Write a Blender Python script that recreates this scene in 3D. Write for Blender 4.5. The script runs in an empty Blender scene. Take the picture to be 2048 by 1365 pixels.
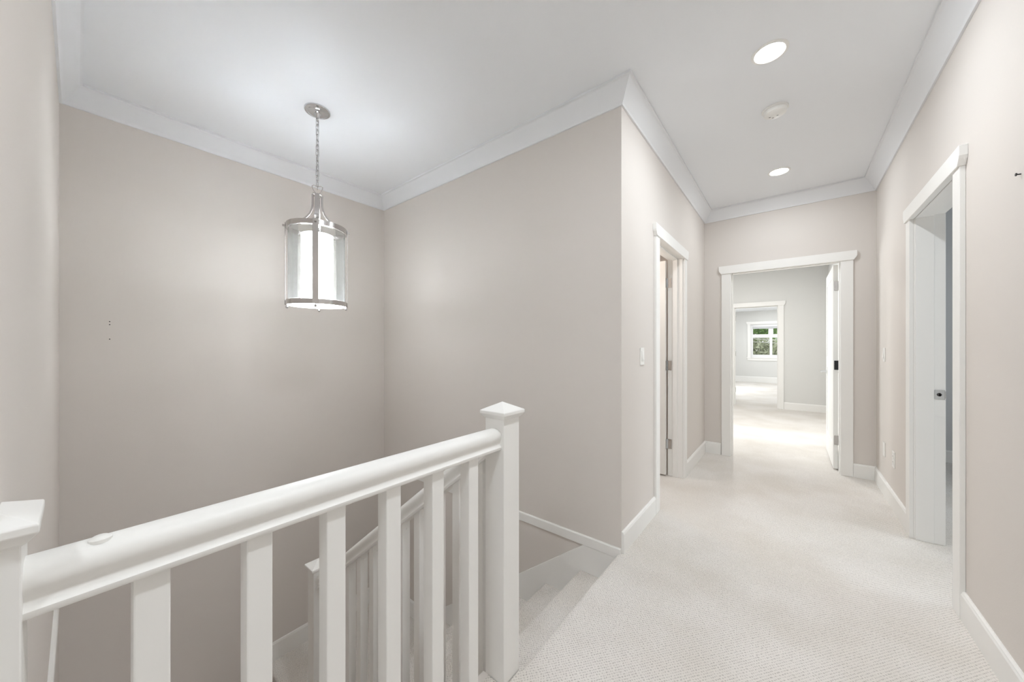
import bpy, bmesh, math, random
from mathutils import Vector, Matrix
sc = bpy.context.scene
col = sc.collection
random.seed(7)
PI = math.pi

# ------------------------------------------------------------------ materials
def lin(c):
    return tuple(((v/255)/12.92 if v/255 <= .04045 else ((v/255+.055)/1.055)**2.4) for v in c)
def mat(name, rgb, rough=.5, metal=0., spec=.5, bump=0., bscale=60., var=0.):
    m = bpy.data.materials.new(name); m.use_nodes = True
    nt = m.node_tree; b = nt.nodes['Principled BSDF']
    b.inputs['Base Color'].default_value = (*rgb, 1)
    b.inputs['Roughness'].default_value = rough
    b.inputs['Metallic'].default_value = metal
    b.inputs['Specular IOR Level'].default_value = spec
    tc = nt.nodes.new('ShaderNodeTexCoord')
    if bump or var:
        n = nt.nodes.new('ShaderNodeTexNoise'); n.inputs['Scale'].default_value = bscale
        n.inputs['Detail'].default_value = 1.5
        nt.links.new(tc.outputs['Object'], n.inputs['Vector'])
        if bump:
            bp = nt.nodes.new('ShaderNodeBump'); bp.inputs['Strength'].default_value = bump
            bp.inputs['Distance'].default_value = .002
            nt.links.new(n.outputs['Fac'], bp.inputs['Height']); nt.links.new(bp.outputs['Normal'], b.inputs['Normal'])
        if var:
            mx = nt.nodes.new('ShaderNodeMixRGB'); mx.blend_type = 'MULTIPLY'
            mx.inputs['Color1'].default_value = (*rgb, 1)
            rp = nt.nodes.new('ShaderNodeValToRGB')
            rp.color_ramp.elements[0].color = (1-var, 1-var, 1-var, 1); rp.color_ramp.elements[0].position = .3
            rp.color_ramp.elements[1].color = (1, 1, 1, 1); rp.color_ramp.elements[1].position = .7
            mx.inputs['Fac'].default_value = 1
            nt.links.new(n.outputs['Fac'], rp.inputs['Fac']); nt.links.new(rp.outputs['Color'], mx.inputs['Color2'])
            nt.links.new(mx.outputs['Color'], b.inputs['Base Color'])
    return m
def emis(name, rgb, strength):
    m = bpy.data.materials.new(name); m.use_nodes = True
    nt = m.node_tree; b = nt.nodes['Principled BSDF']
    b.inputs['Base Color'].default_value = (*rgb, 1)
    b.inputs['Emission Color'].default_value = (*rgb, 1)
    b.inputs['Emission Strength'].default_value = strength
    return m

M = {}
M['wall'] = mat('wall_paint', (.704, .661, .622), .8, spec=.3, bump=.12, bscale=260)
M['room'] = mat('pale_grey_paint', (.705, .70, .68), .75, bump=.12, bscale=260)
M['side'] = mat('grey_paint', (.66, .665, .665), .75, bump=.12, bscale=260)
M['ceil'] = mat('ceiling_paint', (.83, .845, .865), .85, bump=.1, bscale=200)
M['trim'] = mat('white_trim_paint', (.86, .85, .825), .42, spec=.4, bump=.03, bscale=90)
M['crown'] = mat('crown_paint', (.79, .80, .815), .6, bump=.03, bscale=90)
M['plastic'] = mat('white_plastic', (.83, .82, .79), .35)
M['dot'] = mat('dark_slot', (.05, .045, .045), .6)
M['nickel'] = mat('brushed_nickel', (.57, .55, .535), .24, metal=1, bump=.03, bscale=300)
M['chrome'] = mat('polished_chrome', (.66, .67, .68), .1, metal=1, bump=.02, bscale=300)
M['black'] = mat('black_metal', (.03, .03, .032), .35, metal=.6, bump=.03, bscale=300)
M['vinyl'] = mat('white_vinyl', (.85, .85, .85), .35)
M['blind'] = mat('grey_blind', (.55, .55, .56), .6)
M['leaf'] = mat('foliage_green', (.40, .66, .22), .6, var=.5, bscale=9)
M['hedge'] = mat('foliage_olive', (.52, .56, .38), .7, var=.5, bscale=7)
M['bark'] = mat('bark', (.13, .10, .075), .85, bump=.4, bscale=30, var=.4)
M['cable'] = mat('pale_cable', (.8, .8, .78), .5)
M['ground'] = mat('ground_grass', (.25, .3, .15), .9, var=.3, bscale=3)
M['bulb'] = emis('lamp_lens', (1, .985, .96), 9)
M['shade'] = emis('opal_glass_lit', (.95, .975, 1), 11.5)

def carpet():
    m = bpy.data.materials.new('loop_carpet'); m.use_nodes = True
    nt = m.node_tree; b = nt.nodes['Principled BSDF']; L = nt.links
    N = lambda t: nt.nodes.new(t)
    b.inputs['Roughness'].default_value = .95; b.inputs['Specular IOR Level'].default_value = .1
    tc = N('ShaderNodeTexCoord'); sp = N('ShaderNodeSeparateXYZ'); L.new(tc.outputs['Object'], sp.inputs[0])
    def math_(op, a, bb=None):
        n = N('ShaderNodeMath'); n.operation = op
        for i, v in enumerate((a, bb)):
            if v is None: continue
            if isinstance(v, (int, float)): n.inputs[i].default_value = v
            else: L.new(v, n.inputs[i])
        return n.outputs[0]
    wob = N('ShaderNodeTexNoise'); wob.inputs['Scale'].default_value = 30; wob.inputs['Detail'].default_value = 2
    L.new(tc.outputs['Object'], wob.inputs['Vector'])
    w = math_('MULTIPLY', math_('SUBTRACT', wob.outputs['Fac'], .5), .018)
    u = math_('ADD', math_('ADD', sp.outputs['X'], sp.outputs['Z']), w)
    v = math_('ADD', sp.outputs['Y'], w)
    k = 2*PI/.0140
    a_ = math_('MULTIPLY', math_('ADD', u, math_('MULTIPLY', v, .12)), k)
    b_ = math_('MULTIPLY', math_('SUBTRACT', v, math_('MULTIPLY', u, .12)), k)
    c1 = math_('COSINE', math_('SUBTRACT', a_, b_)); c2 = math_('COSINE', math_('ADD', a_, b_))
    h2 = math_('ADD', math_('SUBTRACT', math_('MULTIPLY', c1, .29), math_('MULTIPLY', c2, .21)), .5)
    fz = N('ShaderNodeTexNoise'); fz.inputs['Scale'].default_value = 150; fz.inputs['Detail'].default_value = 3
    L.new(tc.outputs['Object'], fz.inputs['Vector'])
    h2 = math_('ADD', math_('MULTIPLY', h2, .72), math_('SUBTRACT', math_('MULTIPLY', fz.outputs['Fac'], 1.2), .45))
    rp = N('ShaderNodeValToRGB'); L.new(h2, rp.inputs['Fac'])
    e = rp.color_ramp.elements
    e[0].position = .10; e[0].color = (.50, .47, .44, 1)  # dark end: shade in the gaps between loops, painted into the colour
    e[1].position = .46; e[1].color = (.785, .752, .715, 1)
    big = N('ShaderNodeTexNoise'); big.inputs['Scale'].default_value = 2.2; big.inputs['Detail'].default_value = 5
    L.new(tc.outputs['Object'], big.inputs['Vector'])
    rb = N('ShaderNodeValToRGB'); L.new(big.outputs['Fac'], rb.inputs['Fac'])
    rb.color_ramp.elements[0].position = .34; rb.color_ramp.elements[0].color = (.90, .885, .86, 1)
    rb.color_ramp.elements[1].position = .62; rb.color_ramp.elements[1].color = (1, 1, 1, 1)
    mx = N('ShaderNodeMixRGB'); mx.blend_type = 'MULTIPLY'; mx.inputs['Fac'].default_value = 1
    L.new(rp.outputs['Color'], mx.inputs['Color1']); L.new(rb.outputs['Color'], mx.inputs['Color2'])
    L.new(mx.outputs['Color'], b.inputs['Base Color'])
    bp = N('ShaderNodeBump'); bp.inputs['Strength'].default_value = .5; bp.inputs['Distance'].default_value = .003
    L.new(h2, bp.inputs['Height']); L.new(bp.outputs['Normal'], b.inputs['Normal'])
    return m
M['carpet'] = carpet()

def glass(name, tint, diff, gloss):
    """clear pane: mostly see-through, a little milky, with a mirror-like sheen"""
    m = bpy.data.materials.new(name); m.use_nodes = True
    nt = m.node_tree; nt.nodes.remove(nt.nodes['Principled BSDF']); N = nt.nodes.new; L = nt.links
    out = [n for n in nt.nodes if n.type == 'OUTPUT_MATERIAL'][0]
    t = N('ShaderNodeBsdfTransparent'); t.inputs[0].default_value = (*tint, 1)
    d = N('ShaderNodeBsdfDiffuse'); d.inputs[0].default_value = (.9, .9, .9, 1)
    g = N('ShaderNodeBsdfGlossy'); g.inputs['Roughness'].default_value = .03
    m1 = N('ShaderNodeMixShader'); m1.inputs[0].default_value = diff
    L.new(t.outputs[0], m1.inputs[1]); L.new(d.outputs[0], m1.inputs[2])
    fr = N('ShaderNodeFresnel'); fr.inputs[0].default_value = 1.45
    mu = N('ShaderNodeMath'); mu.operation = 'MULTIPLY'; mu.inputs[1].default_value = gloss
    L.new(fr.outputs[0], mu.inputs[0])
    m2 = N('ShaderNodeMixShader'); L.new(mu.outputs[0], m2.inputs[0])
    L.new(m1.outputs[0], m2.inputs[1]); L.new(g.outputs[0], m2.inputs[2])
    L.new(m2.outputs[0], out.inputs[0])
    return m
M['pane'] = glass('window_pane_glass', (.97, .98, .98), .0, .8)
M['clear'] = glass('lantern_glass', (.95, .96, .955), .03, .6)

# ------------------------------------------------------------------ mesh helpers
def box(bm, x0, x1, y0, y1, z0, z1):
    vs = [bm.verts.new((x, y, z)) for x in (x0, x1) for y in (y0, y1) for z in (z0, z1)]
    for f in ((0, 1, 3, 2), (4, 6, 7, 5), (0, 4, 5, 1), (2, 3, 7, 6), (0, 2, 6, 4), (1, 5, 7, 3)):
        bm.faces.new([vs[i] for i in f])
def prism(bm, poly, axis, a, b):
    """extrude a 2-D outline along an axis ('x': (y,z), 'y': (x,z), 'z': (x,y))"""
    def P(p, t):
        return {'x': (t, p[0], p[1]), 'y': (p[0], t, p[1]), 'z': (p[0], p[1], t)}[axis]
    A = [bm.verts.new(P(p, a)) for p in poly]; B = [bm.verts.new(P(p, b)) for p in poly]
    n = len(poly)
    for i in range(n): bm.faces.new((A[i], A[(i+1) % n], B[(i+1) % n], B[i]))
    bm.faces.new(A); bm.faces.new(B)
def lathe(bm, prof, seg=40, c=(0, 0, 0), closed=False):
    rings = []
    for r, z in prof:
        if r < 1e-6: rings.append([bm.verts.new((c[0], c[1], c[2]+z))])
        else: rings.append([bm.verts.new((c[0]+r*math.cos(2*PI*i/seg), c[1]+r*math.sin(2*PI*i/seg), c[2]+z)) for i in range(seg)])
    pairs = list(zip(rings, rings[1:])) + ([(rings[-1], rings[0])] if closed else [])
    for p, q in pairs:
        for i in range(seg):
            j = (i+1) % seg
            if len(p) == 1 and len(q) == 1: continue
            if len(p) == 1: bm.faces.new((p[0], q[i], q[j]))
            elif len(q) == 1: bm.faces.new((p[i], p[j], q[0]))
            else: bm.faces.new((p[i], p[j], q[j], q[i]))
def tube(bm, pts, r, seg=10, closed=False):
    pts = [Vector(p) for p in pts]; n = len(pts); rings = []
    prev = None
    for i, p in enumerate(pts):
        if closed: t = (pts[(i+1) % n]-pts[i-1]).normalized()
        else: t = (pts[min(i+1, n-1)]-pts[max(i-1, 0)]).normalized()
        u = prev if prev is not None else (Vector((0, 0, 1)) if abs(t.z) < .9 else Vector((1, 0, 0)))
        u = (u-t*u.dot(t)).normalized(); w = t.cross(u); prev = u
        rings.append([bm.verts.new(p+r*(u*math.cos(2*PI*k/seg)+w*math.sin(2*PI*k/seg))) for k in range(seg)])
    for i in range(n if closed else n-1):
        a, b = rings[i], rings[(i+1) % n]
        for k in range(seg): bm.faces.new((a[k], a[(k+1) % seg], b[(k+1) % seg], b[k]))
    if not closed: bm.faces.new(rings[0]); bm.faces.new(rings[-1])
def sweep(bm, prof, path, zoff=0):
    """carry a moulding profile (distance from wall, height) along mitred wall lines; the room lies to the LEFT of the path"""
    n = len(path); rings = []
    P = [Vector((p[0], p[1])) for p in path]
    for i in range(n):
        d0 = (P[i]-P[i-1]).normalized() if i else None
        d1 = (P[i+1]-P[i]).normalized() if i < n-1 else None
        n0 = Vector((-d0.y, d0.x)) if d0 else None; n1 = Vector((-d1.y, d1.x)) if d1 else None
        if n0 and n1:
            m = (n0+n1)/(1+n0.dot(n1))
        else: m = n0 or n1
        rings.append([bm.verts.new((P[i].x+m.x*d, P[i].y+m.y*d, zoff+z)) for d, z in prof])
    k = len(prof)
    for a, b in zip(rings, rings[1:]):
        for j in range(k): bm.faces.new((a[j], a[(j+1) % k], b[(j+1) % k], b[j]))
    bm.faces.new(rings[0]); bm.faces.new(rings[-1])
def obj(name, bm, m, parent=None, bevel=0, smooth=False, seg=2):
    bmesh.ops.recalc_face_normals(bm, faces=bm.faces)
    me = bpy.data.meshes.new(name); bm.to_mesh(me); bm.free()
    me.materials.append(M[m])
    o = bpy.data.objects.new(name, me); col.objects.link(o)
    if smooth:
        for p in me.polygons: p.use_smooth = True
        me.set_sharp_from_angle(angle=math.radians(38))
    if bevel:
        b = o.modifiers.new('bevel', 'BEVEL'); b.width = bevel; b.segments = seg; b.limit_method = 'ANGLE'; b.harden_normals = False
    if parent is not None:
        o.parent = parent
        o.matrix_parent_inverse = parent.matrix_basis.inverted()
    return o
def B(): return bmesh.new()
def struct(name, bm, m, bevel=0, smooth=False):
    o = obj(name, bm, m, None, bevel, smooth); o['kind'] = 'structure'; return o
def tag(o, label, cat, group=None):
    o['label'] = label; o['category'] = cat
    if group: o['group'] = group
    return o
def empty(name, loc=(0, 0, 0), rz=0):
    o = bpy.data.objects.new(name, None); col.objects.link(o); o.location = loc; o.rotation_euler = (0, 0, rz)
    o.empty_display_size = .1
    bpy.context.view_layer.update()
    return o
def copy_tree(o, parent=None):
    c = o.copy(); col.objects.link(c)
    if parent is not None: c.parent = parent
    for ch in list(o.children): copy_tree(ch, c)
    return c

# ------------------------------------------------------------------ measured room (metres, camera over the origin)
XL, XR, YF, YB, XA, YN = -.7755, .607, 4.521, 1.9955, -3.31, -.068
ZC = 2.752
T = .13
YBACK = -2.7
LOW = -2.9
XE = -.80          # face of the newels towards the hall

# ---- floors
bm = B()
box(bm, -.875, XR+T, YBACK, .950, -.25, 0)
# stair edge with a rounded carpet nosing
prism(bm, [(.3, 0), (-.78, 0), (-.79, -.004), (-.796, -.013), (-.796, -.024), (-.788, -.033), (-.772, -.036), (-.772, -.25), (.3, -.25)], 'y', 1.044, YB)
box(bm, -.797, .3, .950, 1.044, -.25, 0)
box(bm, .3, XR, .950, YB, -.25, 0)
box(bm, XL-.06, XR, YB, YF+.06, -.25, 0)
box(bm, XL-T+.0, XL-.06, 2.70, 3.49, -.25, 0)
box(bm, XR, XR+.06, 2.55, 3.31, -.25, 0)
struct('floor', bm, 'carpet', smooth=True)
bm = B(); box(bm, -2.13, .66, YF+.06, 8.58, -.25, 0); struct('floor', bm, 'carpet')
bm = B(); box(bm, -3.6, 1.6, 8.58, 14.42, -.25, 0); struct('floor', bm, 'carpet')
bm = B(); box(bm, XR+.06, 3.3, 1.4, 5.83, -.25, -.001); struct('floor', bm, 'carpet')
bm = B(); box(bm, -3.1, XL-T, 2.1255, YF, -.25, -.001); struct('floor', bm, 'carpet')
bm = B(); box(bm, XA, -.7755, YN-.6, YB, LOW-.2, LOW); struct('floor', bm, 'carpet')

# ---- ceilings
bm = B(); box(bm, XA-T, XR+T, YBACK-T, YF+.06, ZC, ZC+.2); struct('ceiling', bm, 'ceil')
bm = B(); box(bm, -2.13, .66, YF+.06, 8.58, ZC, ZC+.2); struct('ceiling', bm, 'ceil')
bm = B(); box(bm, -3.6, 1.6, 8.6535, 14.42, 2.40, 2.6); struct('ceiling', bm, 'ceil')
bm = B(); box(bm, XR+T, 3.3, 1.4, 5.83, ZC, ZC+.2); struct('ceiling', bm, 'ceil')

# ---- walls (openings are left out of the mesh)
def wall_x(name, x0, x1, y0, y1, z0, z1, holes=(), m='wall'):
    """wall standing along y; holes = (y0,y1,z0,z1)"""
    bm = B(); y = y0
    for a, b, c, d in sorted(holes):
        box(bm, x0, x1, y, a, z0, z1)
        if c > z0: box(bm, x0, x1, a, b, z0, c)
        if d < z1: box(bm, x0, x1, a, b, d, z1)
        y = b
    box(bm, x0, x1, y, y1, z0, z1)
    return struct(name, bm, m)
def wall_y(name, y0, y1, x0, x1, z0, z1, holes=(), m='wall'):
    bm = B(); x = x0
    for a, b, c, d in sorted(holes):
        box(bm, x, a, y0, y1, z0, z1)
        if c > z0: box(bm, a, b, y0, y1, z0, c)
        if d < z1: box(bm, a, b, y0, y1, d, z1)
        x = b
    box(bm, x, x1, y0, y1, z0, z1)
    return struct(name, bm, m)

wall_x('wall_right', XR, XR+T, YBACK, YF, 0, ZC, [(2.53, 3.32, 0, 2.05)])
wall_y('wall_far', YF, YF+T, -2.0, XR+T, 0, ZC, [(-.533, .391, 0, 2.05)])
wall_x('wall_left', XL-T, XL, YB, YF, 0, ZC, [(2.69, 3.50, 0, 2.05)])
bm = B(); box(bm, XA-T, XL-T, YB, YB+T, 0, ZC); box(bm, XA-T, XL, YB, YB+T, LOW, -.25); box(bm, XA-T, XL-.06, YB, YB+T, -.25, 0)
struct('wall_stairwell_back', bm, 'wall')
bm = B(); box(bm, XA-T, XA, YN-T, YB, LOW, ZC); struct('wall_stairwell_left', bm, 'wall')
bm = B(); box(bm, XA, XE, YN-T, YN, 0, ZC); box(bm, XA, -.875, YN-T, YN, LOW, 0); struct('wall_stairwell_near', bm, 'wall')
bm = B(); box(bm, XE-T, XE, YBACK, YN-T, 0, ZC); struct('wall_left_near', bm, 'wall')
wall_y('wall_back', YBACK-T, YBACK, XE-T, XR+T, 0, ZC, [(-.62, .42, .55, 2.15)])  # opening added behind the camera for the fill light
bm = B(); box(bm, -.90, -.875, YN, .952, LOW, 0); struct('wall_below_landing', bm, 'wall')
# rooms beyond the doors
wall_x('wall_bedroom_left', -2.13, -2.0, YF+T, 8.523, 0, ZC, [(5.42, 6.30, .75, 2.1)], m='room')
wall_x('wall_bedroom_right', .53, .66, YF+T, 8.523, 0, ZC, m='room')
wall_y('wall_bedroom_far', 8.523, 8.6535, -2.13, .66, 0, ZC, [(-.935, -.170, 0, 2.03)], m='room')
wall_x('wall_end_room_left', -3.6, -3.47, 8.6535, 14.291, 0, 2.40, [(10.2, 12.4, .75, 2.0)], m='room')
wall_x('wall_end_room_right', 1.47, 1.6, 8.6535, 14.291, 0, 2.40, m='room')
wall_y('wall_end_room_far', 14.291, 14.42, -3.6, 1.6, 0, 2.40, [(-1.063, .043, .83, 1.94)], m='room')
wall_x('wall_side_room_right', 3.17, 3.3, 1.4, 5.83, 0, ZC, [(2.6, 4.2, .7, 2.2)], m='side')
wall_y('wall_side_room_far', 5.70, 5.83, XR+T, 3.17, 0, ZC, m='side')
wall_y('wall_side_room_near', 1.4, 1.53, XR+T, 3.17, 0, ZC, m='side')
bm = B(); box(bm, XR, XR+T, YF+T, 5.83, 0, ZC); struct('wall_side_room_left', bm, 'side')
wall_x('wall_bath_left', -3.1, -2.97, YB+T, YF, 0, ZC)
wall_y('wall_bath_far', YF, YF+T, -3.1, -2.13, 0, ZC)

# ---- crown moulding, one mitred run round the hall and the stairwell
crown = [(0, -.122), (.010, -.122), (.012, -.114), (.016, -.106), (.022, -.100), (.045, -.062), (.066, -.034), (.072, -.022), (.078, -.016), (.086, -.014), (.086, 0), (0, 0)]
bm = B(); sweep(bm, crown, [(XR, YBACK), (XR, YF), (XL, YF), (XL, YB), (XA, YB), (XA, YN), (XE, YN)], ZC)
struct('trim_1', bm, 'crown', smooth=True)
# floor-level band round the stairwell
band = [(0, -.029), (.013, -.029), (.013, .024), (.009, .029), (0, .029)]
bm = B(); sweep(bm, band, [(XL-.001, YB), (XA, YB), (XA, YN), (-.915, YN)]); struct('trim_2', bm, 'trim')
# stair skirt on the back wall
def nz(x): return -.194+(x+1.044)*.7465          # line through the nosings
bm = B()
prism(bm, [(XL-.001, -.030), (-1.016, -.030), (-2.552, -1.208), (-2.552, -1.62), (-1.1, -.51), (XL-.001, -.30)], 'y', YB-.011, YB)
struct('trim_3', bm, 'trim', bevel=.002)
# baseboards
base = [(0, 0), (.015, 0), (.015, .112), (.011, .119), (.011, .122), (.005, .127), (0, .127)]
def bb(name, path, z=0, h=.127):
    bm = B(); sweep(bm, [(d, q*h/.127 if q < .05 else q+h-.127) for d, q in base], path, z); return struct(name, bm, 'trim')
bb('baseboard_right', [(XR, YBACK), (XR, 2.463)])
bb('baseboard_right', [(XR, 3.387), (XR, YF), (.456, YF)])
bb('baseboard_left', [(-.611, YF), (XL, YF), (XL, 3.575)])
bb('baseboard_left', [(XL, 2.617), (XL, YB+.001)])
bb('baseboard_stair_landing', [(-2.552, YB), (XA, YB), (XA, .957)], -1.36, .152)
bb('baseboard_bedroom', [(.53, YF+T), (.53, 8.523), (-.098, 8.523)], 0, .135)
bb('baseboard_end_room', [(1.47, 14.291), (-3.47, 14.291), (-3.47, 8.66)], 0, .19)
bb('baseboard_side_room', [(3.17, 5.70), (XR+T, 5.70), (XR+T, YF+T+.1)])

# ------------------------------------------------------------------ doors
def casing_local(root, w0, w1, zt, depth_dir, plane, axis, cw=.086, far=True):
    """two side boards and a shaped head board round an opening w0..w1 on wall plane; depth_dir = towards the viewer"""
    def put(name, fn, bev=.0025):
        bm = B(); fn(bm); return obj(name, bm, 'trim', root, bevel=bev)
    a, b = sorted((plane, plane+depth_dir*.019)); a2, b2 = sorted((plane, plane+depth_dir*.027))
    def bx(bm, p, q, z0, z1):
        if axis == 'x': box(bm, p, q, a, b, z0, z1)
        else: box(bm, a, b, p, q, z0, z1)
    put('casing', lambda bm: bx(bm, w0-cw, w0, 0, zt))
    put('casing', lambda bm: bx(bm, w1, w1+cw, 0, zt))
    o = .026
    L, R_ = w0-cw, w1+cw
    poly = [(L-o, zt+.086), (L-o, zt+.040), (L-o+.004, zt+.028), (L-.003, zt), (R_+.003, zt), (R_+o-.004, zt+.028), (R_+o, zt+.040), (R_+o, zt+.086)]
    put('casing_head', lambda bm: prism(bm, poly, 'y' if axis == 'x' else 'x', a2, b2), .002)
def door_root(name):
    r = empty(name); r['kind'] = 'structure'; return r
def leaf_parts(root, hinge_xy, ang, width, thick, sgn, hinges, dark=None, handle=True, handle_z=.94, hside=1):
    """door leaf turned about its hinge line. Local: x along the leaf, y thickness (0..sgn*thick)."""
    R = Matrix.Translation((hinge_xy[0], hinge_xy[1], 0)) @ Matrix.Rotation(ang, 4, 'Z')
    y0, y1 = sorted((0, sgn*thick))
    bm = B(); box(bm, .002, width, y0+.004, y1-.004, .014, 2.018)
    # stiles and rails standing proud of two recessed panels
    for ya, yb in ((y0, y0+.004), (y1-.004, y1)):
        box(bm, .002, .115, ya, yb, .014, 2.018); box(bm, width-.113, width, ya, yb, .014, 2.018)
        for z0, z1 in ((.014, .24), (.98, 1.10), (1.90, 2.018)): box(bm, .115, width-.113, ya, yb, z0, z1)
    bm.transform(R)
    lf = obj('door_leaf', bm, 'trim', root)
    if handle:
        bm = B()
        for s, yy in ((1, y1), (-1, y0)):
            tube(bm, [(width-.065, yy, handle_z), (width-.065, yy+s*.009, handle_z)], .027, 24)
            tube(bm, [(width-.065, yy+s*.009, handle_z), (width-.065, yy+s*.045, handle_z)], .010, 14)
            tube(bm, [(width-.065, yy+s*.045, handle_z), (width-.085, yy+s*.053, handle_z+.001), (width-.12, yy+s*.055, handle_z+.003), (width-.18, yy+s*.053, handle_z+.001)], .008, 12)
        bm.transform(R); h = obj('lever_handle', bm, 'chrome', lf, smooth=True); h['label'] = 'chrome lever handle'
    return lf, R
def hinge(parent, M4, z, m='nickel', lab=None, edge=True, jamb=True, h=.09, pin=(0, 0)):
    """butt hinge: leaf plate on the door edge, leaf plate on the jamb and a knuckle"""
    bm = B()
    tube(bm, [(pin[0], pin[1], z-h/2), (pin[0], pin[1], z+h/2)], .006, 12)
    for a, b in [(z-h/2-.003, z-h/2), (z+h/2, z+h/2+.003)]: tube(bm, [(pin[0], pin[1], a), (pin[0], pin[1], b)], .0045, 10)
    bm.transform(M4) if False else None
    return bm

# door 1: doorway at the end of the hall
D1 = door_root('door_1')
casing_local(D1, -.518, .369, 2.022, -1, YF, 'x')
bm = B()
box(bm, -.533, -.514, YF, YF+T, 0, 2.03); box(bm, .372, .391, YF, YF+T, 0, 2.03); box(bm, -.533, .391, YF, YF+T, 2.03, 2.05)
box(bm, -.514, -.503, YF+.045, YF+.085, 0, 2.03); box(bm, .361, .372, YF+.03, YF+.075, 0, 2.03); box(bm, -.503, .361, YF+.03, YF+.085, 2.019, 2.03)
obj('door_jamb', bm, 'trim', D1, bevel=.0015)
lf, R1 = leaf_parts(D1, (.363, YF+T+.002), PI/2, .86, .035, 1, None, handle=True, handle_z=.925)
def hinge_plate(parent, pts_boxes, m, knuckle=None, screws=(), label=None):
    bm = B()
    for b in pts_boxes: box(bm, *b)
    if knuckle: tube(bm, [(knuckle[0], knuckle[1], knuckle[2]), (knuckle[0], knuckle[1], knuckle[3])], .006, 12)
    for s in screws: lathe(bm, [(0, 0), (.0, 0)], 8, s) if False else None
    o = obj('hinge', bm, m, parent, bevel=.0012)
    if label: o['label'] = label
    return o
for z, m, lab in ((1.811, 'nickel', None), (1.031, 'black', 'hinge plate darkened to mimic a dark reflection'), (.295, 'nickel', None)):  # middle plate is dark because a reflection is painted into its colour
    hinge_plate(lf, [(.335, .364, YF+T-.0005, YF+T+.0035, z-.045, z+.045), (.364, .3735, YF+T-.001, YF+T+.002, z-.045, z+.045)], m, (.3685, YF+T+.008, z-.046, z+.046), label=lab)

# door 2: doorway on the left of the hall, leaf folded into the lit room behind
D2 = door_root('door_2')
casing_local(D2, 2.703, 3.487, 2.022, 1, XL, 'y')
bm = B()
x0, x1 = XL-T, XL
box(bm, x0, x1, 2.69, 2.709, 0, 2.03); box(bm, x0, x1, 3.481, 3.50, 0, 2.03); box(bm, x0, x1, 2.69, 3.50, 2.03, 2.05)
box(bm, x0+.045, x0+.085, 2.709, 2.72, 0, 2.03); box(bm, x0+.045, x0+.085, 3.47, 3.481, 0, 2.03); box(bm, x0+.045, x0+.085, 2.72, 3.47, 2.019, 2.03)
obj('door_jamb', bm, 'trim', D2, bevel=.0015)
lf2, R2 = leaf_parts(D2, (x0-.006, 3.470), PI, .75, .035, 1, None, handle=True)
for z in (1.813, 1.036, .298):
    hinge_plate(lf2, [(x0+.001, x0+.036, 3.4775, 3.4815, z-.045, z+.045), (x0-.0075, x0-.004, 3.44, 3.470, z-.045, z+.045)], 'chrome', (x0-.004, 3.4765, z-.046, z+.046))

# door 3: doorway on the right wall, its leaf swung out of sight
D3 = door_root('door_3')
casing_local(D3, 2.547, 3.303, 2.022, -1, XR, 'y')
bm = B()
x0, x1 = XR, XR+T
box(bm, x0, x1, 2.53, 2.549, 0, 2.03); box(bm, x0, x1, 3.301, 3.32, 0, 2.03); box(bm, x0, x1, 2.53, 3.32, 2.03, 2.05)
box(bm, x0+.006, x0+.083, 2.549, 2.556, 0, 2.03); box(bm, x0+.006, x0+.083, 3.294, 3.301, 0, 2.03); box(bm, x0+.006, x0+.083, 2.556, 3.294, 2.023, 2.03)
obj('door_jamb', bm, 'trim', D3, bevel=.0015)
bm = B()
prism(bm, [(.692, .892), (.7335, .892), (.7335, .95), (.692, .95)], 'y', 3.2985, 3.301)
box(bm, .7335, .7385, 3.298, 3.3015, .900, .942)
sp = obj('strike_plate', bm, 'chrome', D3, bevel=.001); sp['label'] = 'chrome strike plate with dark latch hole'
bm = B(); tube(bm, [(.711, 3.2982, .921), (.711, 3.2988, .921)], .0105, 20); box(bm, .711, .716, 3.2982, 3.2988, .9105, .9315); obj('latch_hole', bm, 'dot', sp)
lf3, R3 = leaf_parts(D3, (XR+T+.004, 2.56), math.radians(8), .74, .035, -1, None)

# door 4: doorway in the far bedroom wall
D4 = door_root('door_4')
casing_local(D4, -.912, -.191, 2.012, -1, 8.523, 'x', cw=.09)
bm = B()
box(bm, -.935, -.908, 8.523, 8.6535, 0, 2.01); box(bm, -.194, -.17, 8.523, 8.6535, 0, 2.01); box(bm, -.935, -.17, 8.523, 8.6535, 2.01, 2.03)
box(bm, -.908, -.897, 8.56, 8.60, 0, 2.01); box(bm, -.205, -.194, 8.56, 8.60, 0, 2.01); box(bm, -.897, -.205, 8.56, 8.60, 2.0, 2.01)
obj('door_jamb', bm, 'trim', D4, bevel=.0015)
lf4, R4 = leaf_parts(D4, (-.912, 8.66), math.radians(105), .70, .035, 1, None)
for z in (1.80, 1.06, .30):
    hinge_plate(lf4, [(-.909, -.904, 8.612, 8.652, z-.05, z+.05)], 'nickel', (-.902, 8.659, z-.051, z+.051))

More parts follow.
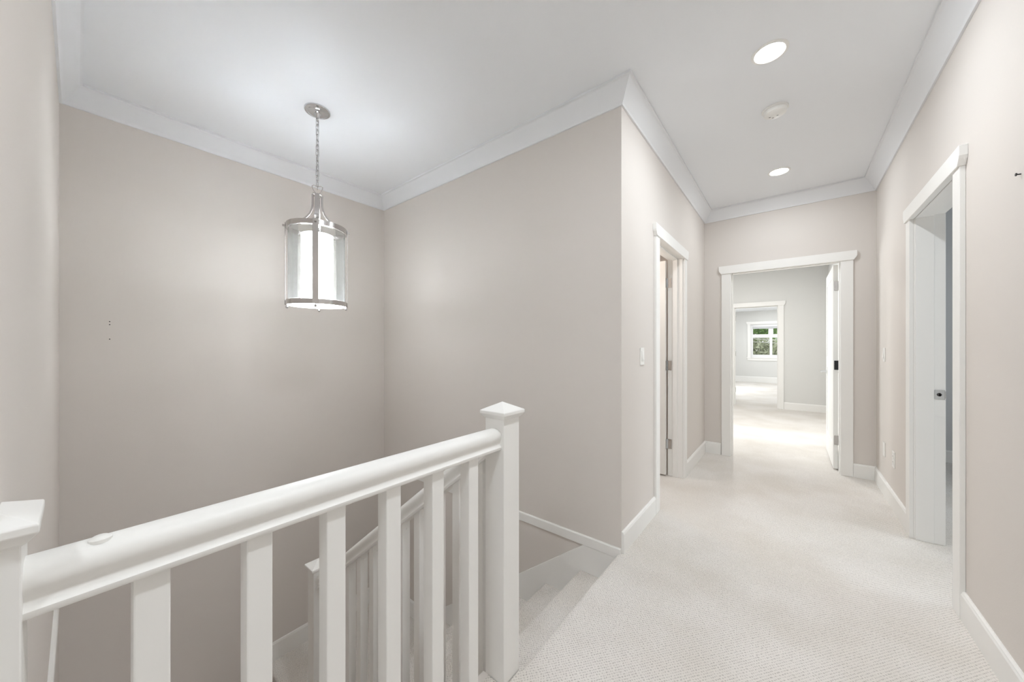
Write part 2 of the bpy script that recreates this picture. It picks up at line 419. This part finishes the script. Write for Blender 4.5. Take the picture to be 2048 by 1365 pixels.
# ------------------------------------------------------------------ balustrades
rail_prof = [(0, .073), (.013, .0722), (.024, .068), (.0315, .060), (.0345, .050), (.0335, .040), (.0290, .031), (.0262, .024), (.0268, .018), (.0305, .013), (.0335, .010), (.0335, .003), (.0315, 0)]
rail_prof = rail_prof + [(-a, b) for a, b in reversed(rail_prof[1:])]
def newel(parent, cx, cy, z0, ztop, y_cut=None):
    """square post with a pyramid cap; ztop = height of the cap's upper edge"""
    h = .045
    ylo = cy-h if y_cut is None else y_cut
    bm = B(); box(bm, cx-h, cx+h, ylo, cy+h, z0, ztop-.020)
    post = obj('newel_post', bm, 'trim', parent, bevel=.002)
    bm = B()
    def ring(r, z, cut):
        lo = cy-r if cut is None else cut
        return [bm.verts.new(p) for p in ((cx-r, lo, z), (cx+r, lo, z), (cx+r, cy+r, z), (cx-r, cy+r, z))]
    rs = [ring(.0455, ztop-.030, y_cut), ring(.050, ztop-.026, y_cut), ring(.060, ztop-.012, y_cut), ring(.060, ztop-.002, y_cut), ring(.0585, ztop, y_cut)]
    for a, b in zip(rs, rs[1:]):
        for i in range(4): bm.faces.new((a[i], a[(i+1) % 4], b[(i+1) % 4], b[i]))
    bm.faces.new(rs[0])
    r = rs[-1]
    if y_cut is None:
        ap = bm.verts.new((cx, cy, ztop+.029))
        for i in range(4): bm.faces.new((r[i], r[(i+1) % 4], ap))
    else:                                           # half cap against the wall
        d = cy+.0585-y_cut; k = d/.0585; zz = ztop+.029*k
        p = bm.verts.new((cx-.0585*(1-k), y_cut, zz)); q = bm.verts.new((cx+.0585*(1-k), y_cut, zz))
        bm.faces.new((r[2], r[3], p, q)); bm.faces.new((r[3], r[0], p)); bm.faces.new((r[1], r[2], q)); bm.faces.new((r[0], r[1], q, p))
    obj('newel_cap', bm, 'trim', post, bevel=.0012)
    return post
NX, NY = -.845, .997
guard = empty('landing_railing', (NX, .45, 0))
tag(guard, 'white landing railing with square balusters guarding the stairwell edge, from wall to upper newel', 'railing')
newel(guard, NX, NY, -.1935, .982)
newel(guard, NX, -.092, 0, .982, y_cut=YN)
bm = B(); prism(bm, [(NX-.0005+a, .845+b) for a, b in rail_prof], 'y', -.047, .952)
hr = obj('handrail', bm, 'trim', guard, smooth=True)
bm = B(); lathe(bm, [(0, .0065), (.008, .006), (.0125, .003), (.013, -.002), (0, -.002)], 20, (NX+.006, .022, .9175)); obj('screw_cap', bm, 'plastic', hr, smooth=True)
for k in range(6):
    y0 = .0555+.1497*k
    bm = B(); box(bm, -.868, -.8245, y0, y0+.0435, 0, .846); obj('baluster', bm, 'trim', guard, bevel=.0025)

# flight: carpeted steps, landing and lower steps
RISE, RUN = .1943, .2600
stair = empty('staircase', (-1.6, 1.5, -1.36))
tag(stair, 'beige carpeted staircase descending along the back stairwell wall to a corner landing', 'staircase')
YS = .958
def step_prof(xn, z, back, low):
    return [(back, z), (xn+.014, z), (xn+.005, z-.004), (xn-.001, z-.013), (xn-.001, z-.024), (xn+.006, z-.033), (xn+.022, z-.037), (xn+.022, low), (back, low)]
for i in range(6):
    z = -RISE*(i+1); xn = -1.044-RUN*i
    bm = B(); prism(bm, step_prof(xn, z, xn+RUN+.022, z-RISE), 'y', YS, YB-.0115); obj('step', bm, 'carpet', stair, smooth=True)
zl = -1.360
bm = B()
prism(bm, [(YB-.002, zl), (.972, zl), (.963, zl-.004), (.957, zl-.013), (.957, zl-.024), (.964, zl-.033), (.98, zl-.037), (.98, zl-.2), (YB-.002, zl-.2)], 'x', XA+.002, -2.322)
obj('landing', bm, 'carpet', stair, smooth=True)
for i in range(3):
    z = zl-RISE*(i+1); yn_ = .957-RUN*(i+1)
    bm = B(); prism(bm, [(p, q) for p, q in step_prof(yn_, z, yn_+RUN+.022, z-RISE)], 'x', XA+.002, -2.41); obj('step', bm, 'carpet', stair, smooth=True)
# white stringer on the open side
bm = B()
prism(bm, [(-.905, -.40), (-.905, nz(-.905)-.02), (-1.0, nz(-1.0)-.02), (-2.40, nz(-2.40)-.012), (-2.40, -1.60), (-2.322, -1.60)], 'y', .944, YS)
obj('stringer', bm, 'trim', stair)

flight = empty('stair_railing', (-1.65, NY, -.7))
tag(flight, 'white sloping stair railing running down from the upper newel to the lower landing newel', 'railing')
LX = -2.450
newel(flight, LX, NY, zl+.0005, -.225)
def rz_(x): return .563+(x+1.318)*.771      # top of the sloping rail
bm = B()
xa_, xb_ = -2.4045, -.8915
A = [bm.verts.new((xa_, NY+a, rz_(xa_)-.073*1.26+b*1.26)) for a, b in rail_prof]
C_ = [bm.verts.new((xb_, NY+a, rz_(xb_)-.073*1.26+b*1.26)) for a, b in rail_prof]
for i in range(len(A)): j = (i+1) % len(A); bm.faces.new((A[i], A[j], C_[j], C_[i]))
bm.faces.new(A); bm.faces.new(C_)
obj('handrail', bm, 'trim', flight, smooth=True)
k = 0
for k in range(11):
    xr_ = -.926-.1325*k; xl_ = xr_-.043
    zt0, zt1 = rz_(xl_)-.092, rz_(xr_)-.092
    # foot stands on the tread that lies under it
    n = max(0, math.ceil((-1.044-xl_)/RUN-1e-6)); zb = -RISE*(n+1)+.0006
    bm = B(); prism(bm, [(xl_, zb), (xr_, zb), (xr_, zt1+.004), (xl_, zt0+.004)], 'y', NY-.0215, NY+.0215)
    bal = obj('baluster', bm, 'trim', flight, bevel=.0025)
    bm = B(); lathe(bm, [(0, .0025), (.004, .002), (.006, 0)], 12); bm.transform(Matrix.Translation((xr_, NY+.004, zt1-.033)) @ Matrix.Rotation(PI/2, 4, 'Y')); obj('screw_cap', bm, 'plastic', bal, smooth=True)

# ------------------------------------------------------------------ pendant lantern
PX, PY = -2.402, .974
pend = empty('pendant_light', (PX, PY, ZC))
tag(pend, 'chrome lantern pendant with glass drum and lit white inner shade hanging over the stairwell', 'pendant light')
a0 = math.atan2(-PY, -PX)-.06                        # one upright faces the hall
def rot(p, a): return (PX+p[0]*math.cos(a)-p[1]*math.sin(a), PY+p[0]*math.sin(a)+p[1]*math.cos(a), p[2])
bm = B(); lathe(bm, [(0, 0), (.076, 0), (.076, -.005), (.073, -.010), (.060, -.013), (.056, -.018), (.045, -.021), (.020, -.024), (.016, -.030), (.013, -.046), (.008, -.052), (0, -.052)], 48, (PX, PY, ZC))
obj('canopy', bm, 'chrome', pend, smooth=True)
bm = B(); tube(bm, [(PX+.011*math.cos(t), PY+.0*t, 2.692+.011*math.sin(t)) for t in [2*PI*i/20 for i in range(20)]], .0024, 8, True)
chn = obj('chain', bm, 'chrome', pend, smooth=True)
nl = 13; zt, zb = 2.692, 2.262
pitch = (zt-zb)/nl
for i in range(nl):
    zc = zt-pitch*(i+.5)-.002; hh = pitch*.5+.0045-.0078; r = .0088
    pts = []
    for t in range(12): a = PI*t/11; pts.append((r*math.cos(a), hh+r*math.sin(a)))
    for t in range(12): a = PI+PI*t/11; pts.append((r*math.cos(a), -hh+r*math.sin(a)))
    an = a0+(PI/4 if i % 2 else -PI/4)+.25*math.sin(i*1.7)
    bm = B(); tube(bm, [rot((p, 0, zc+q), an) for p, q in pts], .0028, 8, True); obj('chain_link', bm, 'chrome', chn, smooth=True)
# cord threaded through the chain
bm = B(); tube(bm, [(PX+.004*math.sin(i*1.1), PY+.004*math.cos(i*1.4), 2.70-.0465*i) for i in range(11)], .0018, 8); obj('cord', bm, 'clear' if False else 'nickel', pend, smooth=True)
# heart-shaped bail on top of the lantern
bm = B(); tube(bm, [rot((0, y, z), a0) for y, z in ((0, 2.205), (-.008, 2.210), (-.020, 2.226), (-.029, 2.246), (-.030, 2.256), (-.022, 2.262), (0, 2.258), (.022, 2.262), (.030, 2.256), (.029, 2.246), (.020, 2.226), (.008, 2.210))], .0028, 8, True)
obj('hanging_loop', bm, 'nickel', pend, smooth=True)
bm = B()
s = .026
bm2 = bm; box(bm2, -s, s, -s, s, 2.196, 2.206); box(bm2, -.016, .016, -.016, .016, 2.186, 2.196)
bm.transform(Matrix.Translation((PX, PY, 0)) @ Matrix.Rotation(a0, 4, 'Z')); obj('top_plate', bm, 'nickel', pend, bevel=.0015)
bm = B(); tube(bm, [(PX, PY, 2.19), (PX, PY, 1.965)], .006, 12); lathe(bm, [(0, .02), (.018, .02), (.022, .0), (.022, -.045), (0, -.045)], 20, (PX, PY, 1.965)); obj('lamp_holder', bm, 'nickel', pend, smooth=True)
# flared arms, straps and rings
arm = [(.027, 2.200), (.026, 2.170), (.027, 2.130), (.032, 2.100), (.043, 2.072), (.060, 2.048), (.082, 2.027), (.108, 2.010), (.138, 1.996), (.172, 1.988)]
for q in range(4):
    bm = B(); prev = None
    for i, (r, z) in enumerate(arm):
        d = Vector((arm[min(i+1, 9)][0]-arm[max(i-1, 0)][0], arm[min(i+1, 9)][1]-arm[max(i-1, 0)][1])).normalized(); nr = Vector((-d.y, d.x))*.0055
        cur = [bm.verts.new(rot((r+sx*nr.x, sy*.014, z+sx*nr.y), a0+q*PI/2)) for sx, sy in ((1, 1), (1, -1), (-1, -1), (-1, 1))]
        if prev:
            for j in range(4): bm.faces.new((prev[j], prev[(j+1) % 4], cur[(j+1) % 4], cur[j]))
        else: bm.faces.new(cur)
        prev = cur
    bm.faces.new(prev); obj('arm', bm, 'nickel', pend, bevel=.001, smooth=True)
for z0, z1 in ((1.960, 1.990), (1.478, 1.508)):
    bm = B(); lathe(bm, [(.168, z0), (.174, z0), (.174, z1), (.168, z1)], 72, (PX, PY, 0), closed=True); obj('ring', bm, 'nickel', pend, smooth=True)
for q in range(4):
    bm = B(); box(bm, .1745, .1785, -.0165, .0165, 1.478, 1.994)
    box(bm, .166, .192, -.006, .006, 1.972, 1.984)
    bm.transform(Matrix.Translation((PX, PY, 0)) @ Matrix.Rotation(a0+q*PI/2, 4, 'Z')); up = obj('upright', bm, 'nickel', pend, bevel=.001)
    bm = B(); lathe(bm, [(0, .012), (.003, .011), (.004, .006), (.0085, .001), (.0085, -.004), (.005, -.0095), (0, -.011)], 16, rot((.168, 0, 1.467), a0+q*PI/2)); obj('finial', bm, 'chrome', up, smooth=True)
bm = B(); lathe(bm, [(.161, 1.512), (.1635, 1.512), (.1635, 1.958), (.161, 1.958)], 72, (PX, PY, 0), closed=True); obj('glass_drum', bm, 'clear', pend, smooth=True)
bm = B(); lathe(bm, [(.0895, 1.515), (.0920, 1.515), (.0920, 1.938), (.0895, 1.938)], 56, (PX, PY, 0), closed=True); obj('inner_shade', bm, 'shade', pend, smooth=True)
bm = B(); lathe(bm, [(0, 1.484), (.1655, 1.484), (.1655, 1.489), (0, 1.489)], 56, (PX, PY, 0)); obj('bottom_diffuser', bm, 'shade', pend, smooth=True)

# ------------------------------------------------------------------ ceiling fittings
def downlight(x, y, z, label, grp='recessed ceiling lights', r=.064):
    o = empty('ceiling_light', (x, y, z)); tag(o, label, 'ceiling light', grp)
    bm = B(); lathe(bm, [(r, -.002), (r+.003, -.006), (r+.012, -.005), (r+.017, -.0015), (r+.017, 0), (r, 0)], 56, (x, y, z), closed=True); obj('trim_ring', bm, 'plastic', o, smooth=True)
    bm = B(); lathe(bm, [(0, -.0035), (r*.96, -.003), (r, -.0015), (r, 0), (0, 0)], 56, (x, y, z)); obj('lens', bm, 'bulb', o, smooth=True)
    return o
downlight(-.085, 2.255, ZC, 'lit round recessed ceiling light nearest the camera, before the smoke detector')
downlight(-.079, 3.845, ZC, 'lit round recessed ceiling light at the far end of the hall, beyond the smoke detector')
downlight(-.085, .665, ZC, 'added lit round recessed ceiling light, unseen, above the landing railing, short of the upper newel')  # unseen fitting, added with its lamp to brighten railing and newel
downlight(-.74, 6.6, ZC, 'added lit round recessed ceiling light, unseen, in the bedroom beyond the end doorway')  # unseen fitting, added with its lamp to lift the bedroom light
downlight(-.52, 12.9, 2.40, 'small lit recessed ceiling light in the far room seen through both doorways')
det = empty('smoke_detector', (-.078, 2.815, ZC)); tag(det, 'round white smoke detector on the ceiling between the two recessed lights', 'smoke detector')
bm = B(); lathe(bm, [(0, 0), (.070, 0), (.070, -.010), (.066, -.012), (0, -.012)], 56, (-.078, 2.815, ZC)); obj('base', bm, 'plastic', det, smooth=True)
bm = B(); lathe(bm, [(0, -.012), (.061, -.012), (.063, -.020), (.060, -.032), (.050, -.038), (0, -.040)], 56, (-.078, 2.815, ZC)); cv = obj('cover', bm, 'plastic', det, smooth=True)
for dx, dy in ((-.028, .01), (.012, .012), (-.012, .028)):
    bm = B(); box(bm, -.078+dx-.005, -.078+dx+.005, 2.815+dy-.002, 2.815+dy+.002, ZC-.0402, ZC-.0385); obj('vent_slot', bm, 'dot', cv)

# ------------------------------------------------------------------ switches, sockets, nails
def plate_on_x(name, x, yc, zc, w, h, sgn, label, cat, inner, grp=None):
    """cover plate on a wall that stands along y; sgn = side it faces"""
    o = empty(name, (x, yc, zc)); tag(o, label, cat, grp)
    a, b = sorted((x, x+sgn*.006)); bm = B(); box(bm, a, b, yc-w/2, yc+w/2, zc-h/2, zc+h/2); obj('cover_plate', bm, 'plastic', o, bevel=.002)
    X = x+sgn*.006
    def rect(nm, y0, y1, z0, z1, t, m='plastic', par=o):
        p, q = sorted((X, X+sgn*t)); bm = B(); box(bm, p, q, yc+y0, yc+y1, zc+z0, zc+z1); return obj(nm, bm, m, par, bevel=.0006)
    if inner == 'switch':
        bm = B(); pr = [(0, -.034), (.0035, -.034), (.0075, -.022), (.002, .034), (0, .034)]
        prism(bm, [(X+sgn*d, zc+z) for d, z in pr], 'y', yc-.0165, yc+.0165); obj('rocker', bm, 'plastic', o, bevel=.0006)
    elif inner == 'outlet':
        for s in (-.0215, .0215):
            r = rect('socket', -.017, .017, s-.0155, s+.0155, .002)
            for yy in (-.0065, .0065):
                p, q = sorted((X+sgn*.002, X+sgn*.0024)); bm = B(); box(bm, p, q, yc+yy-.001, yc+yy+.001, zc+s+.0005, zc+s+.008); obj('slot', bm, 'dot', r)
    return o
plate_on_x('light_switch', XL, 2.352, 1.151, .072, .114, 1, 'white rocker light switch on the left wall before the left doorway', 'light switch', 'switch')
plate_on_x('light_switch', XR, 4.17, 1.148, .072, .114, -1, 'pale light switch on the right wall near the far corner', 'light switch', 'switch')
plate_on_x('wall_outlet', XR, 3.83, .366, .073, .120, -1, 'white wall outlet low on the right wall, nearest the right doorway', 'outlet', 'outlet')
plate_on_x('wall_plate', XR, 4.17, .366, .072, .116, -1, 'blank white wall plate low on the right wall, nearest the far corner', 'wall plate', 'blank')
nail = B(); tube(nail, [(XR+.001, 1.99, 1.800), (XR-.010, 1.9895, 1.801)], .0022, 10); tube(nail, [(XR-.009, 1.9895, 1.801), (XR-.0105, 1.9895, 1.801), (XR-.0115, 1.9895, 1.801)], .0052, 14)
tag(obj('nail', nail, 'black'), 'dark picture nail sticking out of the right wall', 'nail')
for z, lab in ((1.3715, 'uppermost of three tiny dark screws on the left stairwell wall'), (1.353, 'middle one of three tiny dark screws on the left stairwell wall'), (1.2625, 'lowest of three tiny dark screws on the left stairwell wall')):
    bm = B(); tube(bm, [(XA-.001, .1235, z), (XA+.004, .1235, z)], .0032, 10)
    tag(obj('wall_screw', bm, 'black'), lab, 'screw', 'screws on the stairwell wall')

# ------------------------------------------------------------------ windows
W = empty('window_1'); W['kind'] = 'structure'
yw = 14.291
def part(nm, m, fn, par=W, bev=.003):
    bm = B(); fn(bm); return obj(nm, bm, m, par, bevel=bev)
part('casing', 'trim', lambda b: (box(b, -1.148, -1.06, yw-.02, yw, .83, 1.96)))
part('casing', 'trim', lambda b: (box(b, .04, .128, yw-.02, yw, .83, 1.96)))
part('casing_head', 'trim', lambda b: prism(b, [(-1.18, 2.05), (-1.18, 2.0), (-1.150, 1.955), (.130, 1.955), (.16, 2.0), (.16, 2.05)], 'y', yw-.028, yw))
part('sill', 'trim', lambda b: (box(b, -1.175, .155, yw-.035, yw, .81, .835), box(b, -1.148, .128, yw-.02, yw, .73, .81)))
def fr(b):
    y0, y1 = yw+.03, yw+.08
    box(b, -1.063, -.995, y0, y1, .83, 1.94); box(b, -.025, .043, y0, y1, .83, 1.94)
    box(b, -.995, -.025, y0, y1, .83, .93); box(b, -.995, -.025, y0, y1, 1.86, 1.94)
    box(b, -.995, -.025, y0, y1, 1.50, 1.615)
    box(b, -.575, -.445, y0, y1, 1.615, 1.86); box(b, -.540, -.470, y0, y1, .93, 1.50)
wf = part('window_frame', 'vinyl', fr)
for x0, x1, z0, z1 in ((-.995, -.575, 1.615, 1.86), (-.445, -.025, 1.615, 1.86), (-.995, -.54, .93, 1.50), (-.47, -.025, .93, 1.50)):
    part('pane', 'pane', lambda b: box(b, x0, x1, yw+.053, yw+.057, z0, z1), wf, 0)
bl = part('roller_blind', 'blind', lambda b: box(b, -1.0, -.02, yw+.008, yw+.028, 1.80, 1.87))
def side_window(n, axis, plane, a, b, z0, z1):
    w = empty('window_%d' % n); w['kind'] = 'structure'
    def f(bm_):
        for p, q, r, s in ((a, a+.06, z0, z1), (b-.06, b, z0, z1), (a+.06, b-.06, z0, z0+.06), (a+.06, b-.06, z1-.06, z1), ((a+b)/2-.025, (a+b)/2+.025, z0+.06, z1-.06)):
            if axis == 'y': box(bm_, plane-.03, plane+.03, p, q, r, s)
            else: box(bm_, p, q, plane-.03, plane+.03, r, s)
    bm_ = B(); f(bm_); fo = obj('window_frame', bm_, 'vinyl', w, bevel=.003)
    for p, q in ((a+.06, (a+b)/2-.025), ((a+b)/2+.025, b-.06)):
        bm_ = B()
        if axis == 'y': box(bm_, plane-.003, plane+.003, p, q, z0+.06, z1-.06)
        else: box(bm_, p, q, plane-.003, plane+.003, z0+.06, z1-.06)
        obj('pane', bm_, 'pane', fo)
side_window(2, 'y', -2.065, 5.42, 6.30, .75, 2.1)
side_window(3, 'y', -3.535, 10.2, 12.4, .75, 2.0)
side_window(4, 'y', 3.235, 2.6, 4.2, .7, 2.2)
side_window(5, 'x', YBACK-.065, -.62, .42, .55, 2.15)  # unseen window added behind the camera to carry fill light

# ------------------------------------------------------------------ outside the end window
bm = B(); box(bm, -40, 40, 14.6, 70, -3.2, -3.0); struct('ground', bm, 'ground')
def tree(name, x, y, h, r, m, label, n, squash=1.0, zc=None):
    o = empty(name, (x, y, -3.0)); tag(o, label, 'tree')
    bm = B(); tube(bm, [(x, y, -3.0), (x+.1, y, -1.0), (x-.05, y+.1, h*.35), (x, y, h*.7)], .16, 10); obj('trunk', bm, 'bark', o, smooth=True)
    bm = B()
    c = Vector((x, y, (h-1)*.5 if zc is None else zc))
    for i in range(n):
        d = Vector((random.gauss(0, 1), random.gauss(0, 1), random.gauss(0, 1))).normalized()*(random.random()**.4)
        p = c+Vector((d.x*r, d.y*r, d.z*r*squash))
        nrm = Vector((random.gauss(0, 1), random.gauss(0, 1)-.6, random.gauss(0, 1)+.6)).normalized()
        u = nrm.orthogonal().normalized(); u = Matrix.Rotation(random.random()*6.28, 3, nrm) @ u; w = nrm.cross(u); s = random.uniform(.07, .14)
        vs = [bm.verts.new(p+q) for q in (u*-s, w*-s*.5+nrm*.02, u*s, w*s*.5+nrm*.02)]; bm.faces.new(vs)
    obj('foliage', bm, m, o)
tree('broadleaf_tree', -2.0, 23.5, 6.2, 2.6, 'leaf', 'bright green broadleaf tree filling the upper panes of the far window', 11000, .75, 3.3)
tree('shrub_tree', -1.5, 20.5, 2.6, 2.0, 'hedge', 'olive green tall shrub behind the lower left pane of the far window', 11000, 1.2, -.6)
tree('conifer_tree', .2, 30, 3.2, 1.9, 'leaf', 'dark green tree behind the lower right pane of the far window', 7000, 1.2, .1)
for z, s, lab in ((1.62, -.075, 'uppermost pale overhead cable crossing the far window view'), (1.52, -.075, 'middle pale overhead cable crossing the far window view'), (1.40, -.075, 'lowest pale overhead cable crossing the far window view')):
    bm = B(); tube(bm, [(x, 17.3, z+s*(x+1.3)+.004*x*x) for x in [-9+i for i in range(19)]], .008, 6)
    tag(obj('overhead_cable', bm, 'cable', smooth=True), lab, 'cable', 'overhead cables outside the far window')

# ------------------------------------------------------------------ light
P_DOWN, P_BULB, P_BACK, P_BED, P_END, P_SIDE, P_BATH, P_SUN, P_SKY = 6.5, .4, 3, 38, 110, 38, 11, .6, 1.1
def area(name, loc, rot_, sx, sy, power, color=(1, 1, 1), shape='RECTANGLE', spread=PI):
    l = bpy.data.lights.new(name, 'AREA'); l.shape = shape; l.size = sx; l.size_y = sy; l.energy = power; l.color = color; l.spread = spread
    o = bpy.data.objects.new(name, l); col.objects.link(o); o.location = loc; o.rotation_euler = rot_; return o
def point(name, loc, power, r=.04, color=(1, 1, 1)):
    l = bpy.data.lights.new(name, 'POINT'); l.energy = power; l.shadow_soft_size = r; l.color = color
    o = bpy.data.objects.new(name, l); col.objects.link(o); o.location = loc; return o
for x_, y_, k_ in ((-.085, 2.255, 1), (-.079, 3.845, .65), (-.085, .665, 1.5), (-.085, -.925, 1.0)):  # last two lamps are out of view, added to brighten the near hall
    area('downlight_lamp', (x_, y_, ZC-.006), (0, 0, 0), .12, .12, P_DOWN*k_, (.90, .96, 1.01), 'DISK')
area('downlight_lamp', (-.74, 6.6, ZC-.006), (0, 0, 0), .12, .12, 25, (.97, .97, .965), 'DISK')  # added unseen lamp that brightens the bedroom
area('downlight_lamp', (-.52, 12.9, 2.394), (0, 0, 0), .12, .12, 14, (.95, .98, 1), 'DISK')
point('pendant_bulb', (PX, PY, 1.86), P_BULB, .035, (.94, .97, 1))
point('lower_well_fill', (-2.0, .3, -2.2), 1.6, .1, (1, .96, .92))  # added unseen fill that lifts the lower stairwell walls
# added back fill, then daylight through the windows
area('back_fill', (-.1, YBACK-.2, 1.35), (-PI/2, 0, PI), 1.04, 1.6, P_BACK, (.98, .99, 1))  # added area light behind the camera, a fill for the hall
area('daylight_bedroom', (-2.2, 5.86, 1.43), (0, -PI/2, 0), 1.35, .88, P_BED, (.95, .98, 1))
area('daylight_end_room', (-3.7, 11.3, 1.4), (0, -PI/2, 0), 1.25, 2.2, P_END, (.96, .98, 1))
area('daylight_side_room', (3.4, 3.4, 1.45), (0, PI/2, 0), 1.5, 1.6, P_SIDE, (.86, .93, 1))
point('bath_lamp', (-1.5, 3.08, 1.95), P_BATH, .10, (1, .90, .82))
sun = bpy.data.lights.new('sun', 'SUN'); sun.energy = P_SUN; sun.angle = math.radians(4)
so = bpy.data.objects.new('sun', sun); col.objects.link(so)
d = Vector((1, .05, -.68)); so.rotation_euler = d.to_track_quat('-Z', 'Y').to_euler()

w = bpy.data.worlds.new('sky'); sc.world = w; w.use_nodes = True
nt = w.node_tree; bg = nt.nodes['Background']
sky = nt.nodes.new('ShaderNodeTexSky'); sky.sky_type = 'HOSEK_WILKIE'; sky.turbidity = 5; sky.sun_direction = (-.8, -.1, .58)
mixn = nt.nodes.new('ShaderNodeMixRGB'); mixn.inputs['Fac'].default_value = .75; mixn.inputs['Color2'].default_value = (1, 1, 1, 1)
nt.links.new(sky.outputs[0], mixn.inputs['Color1']); nt.links.new(mixn.outputs[0], bg.inputs[0]); bg.inputs[1].default_value = P_SKY

# ------------------------------------------------------------------ camera
cam = bpy.data.cameras.new('camera'); co = bpy.data.objects.new('camera', cam); col.objects.link(co)
co.location = (0, 0, 1.219); co.rotation_euler = (PI/2, 0, .6754)
cam.sensor_fit = 'HORIZONTAL'; cam.sensor_width = 36; cam.lens = 36*695.5/2048
cam.shift_y = 10.2/2048
cam.clip_start = .02; cam.clip_end = 200
sc.camera = co
w.cycles.sampling_method = 'NONE'
vs = sc.view_settings
vs.view_transform = 'Standard'; vs.look = 'None'; vs.gamma = 1; vs.use_curve_mapping = False
vs.exposure = 0.66
cy = sc.cycles
cy.use_denoising = True
cy.max_bounces = 7; cy.diffuse_bounces = 6; cy.adaptive_threshold = .02; cy.glossy_bounces = 6; cy.transparent_max_bounces = 12
cy.sample_clamp_indirect = 8
cy.caustics_reflective = False; cy.caustics_refractive = False
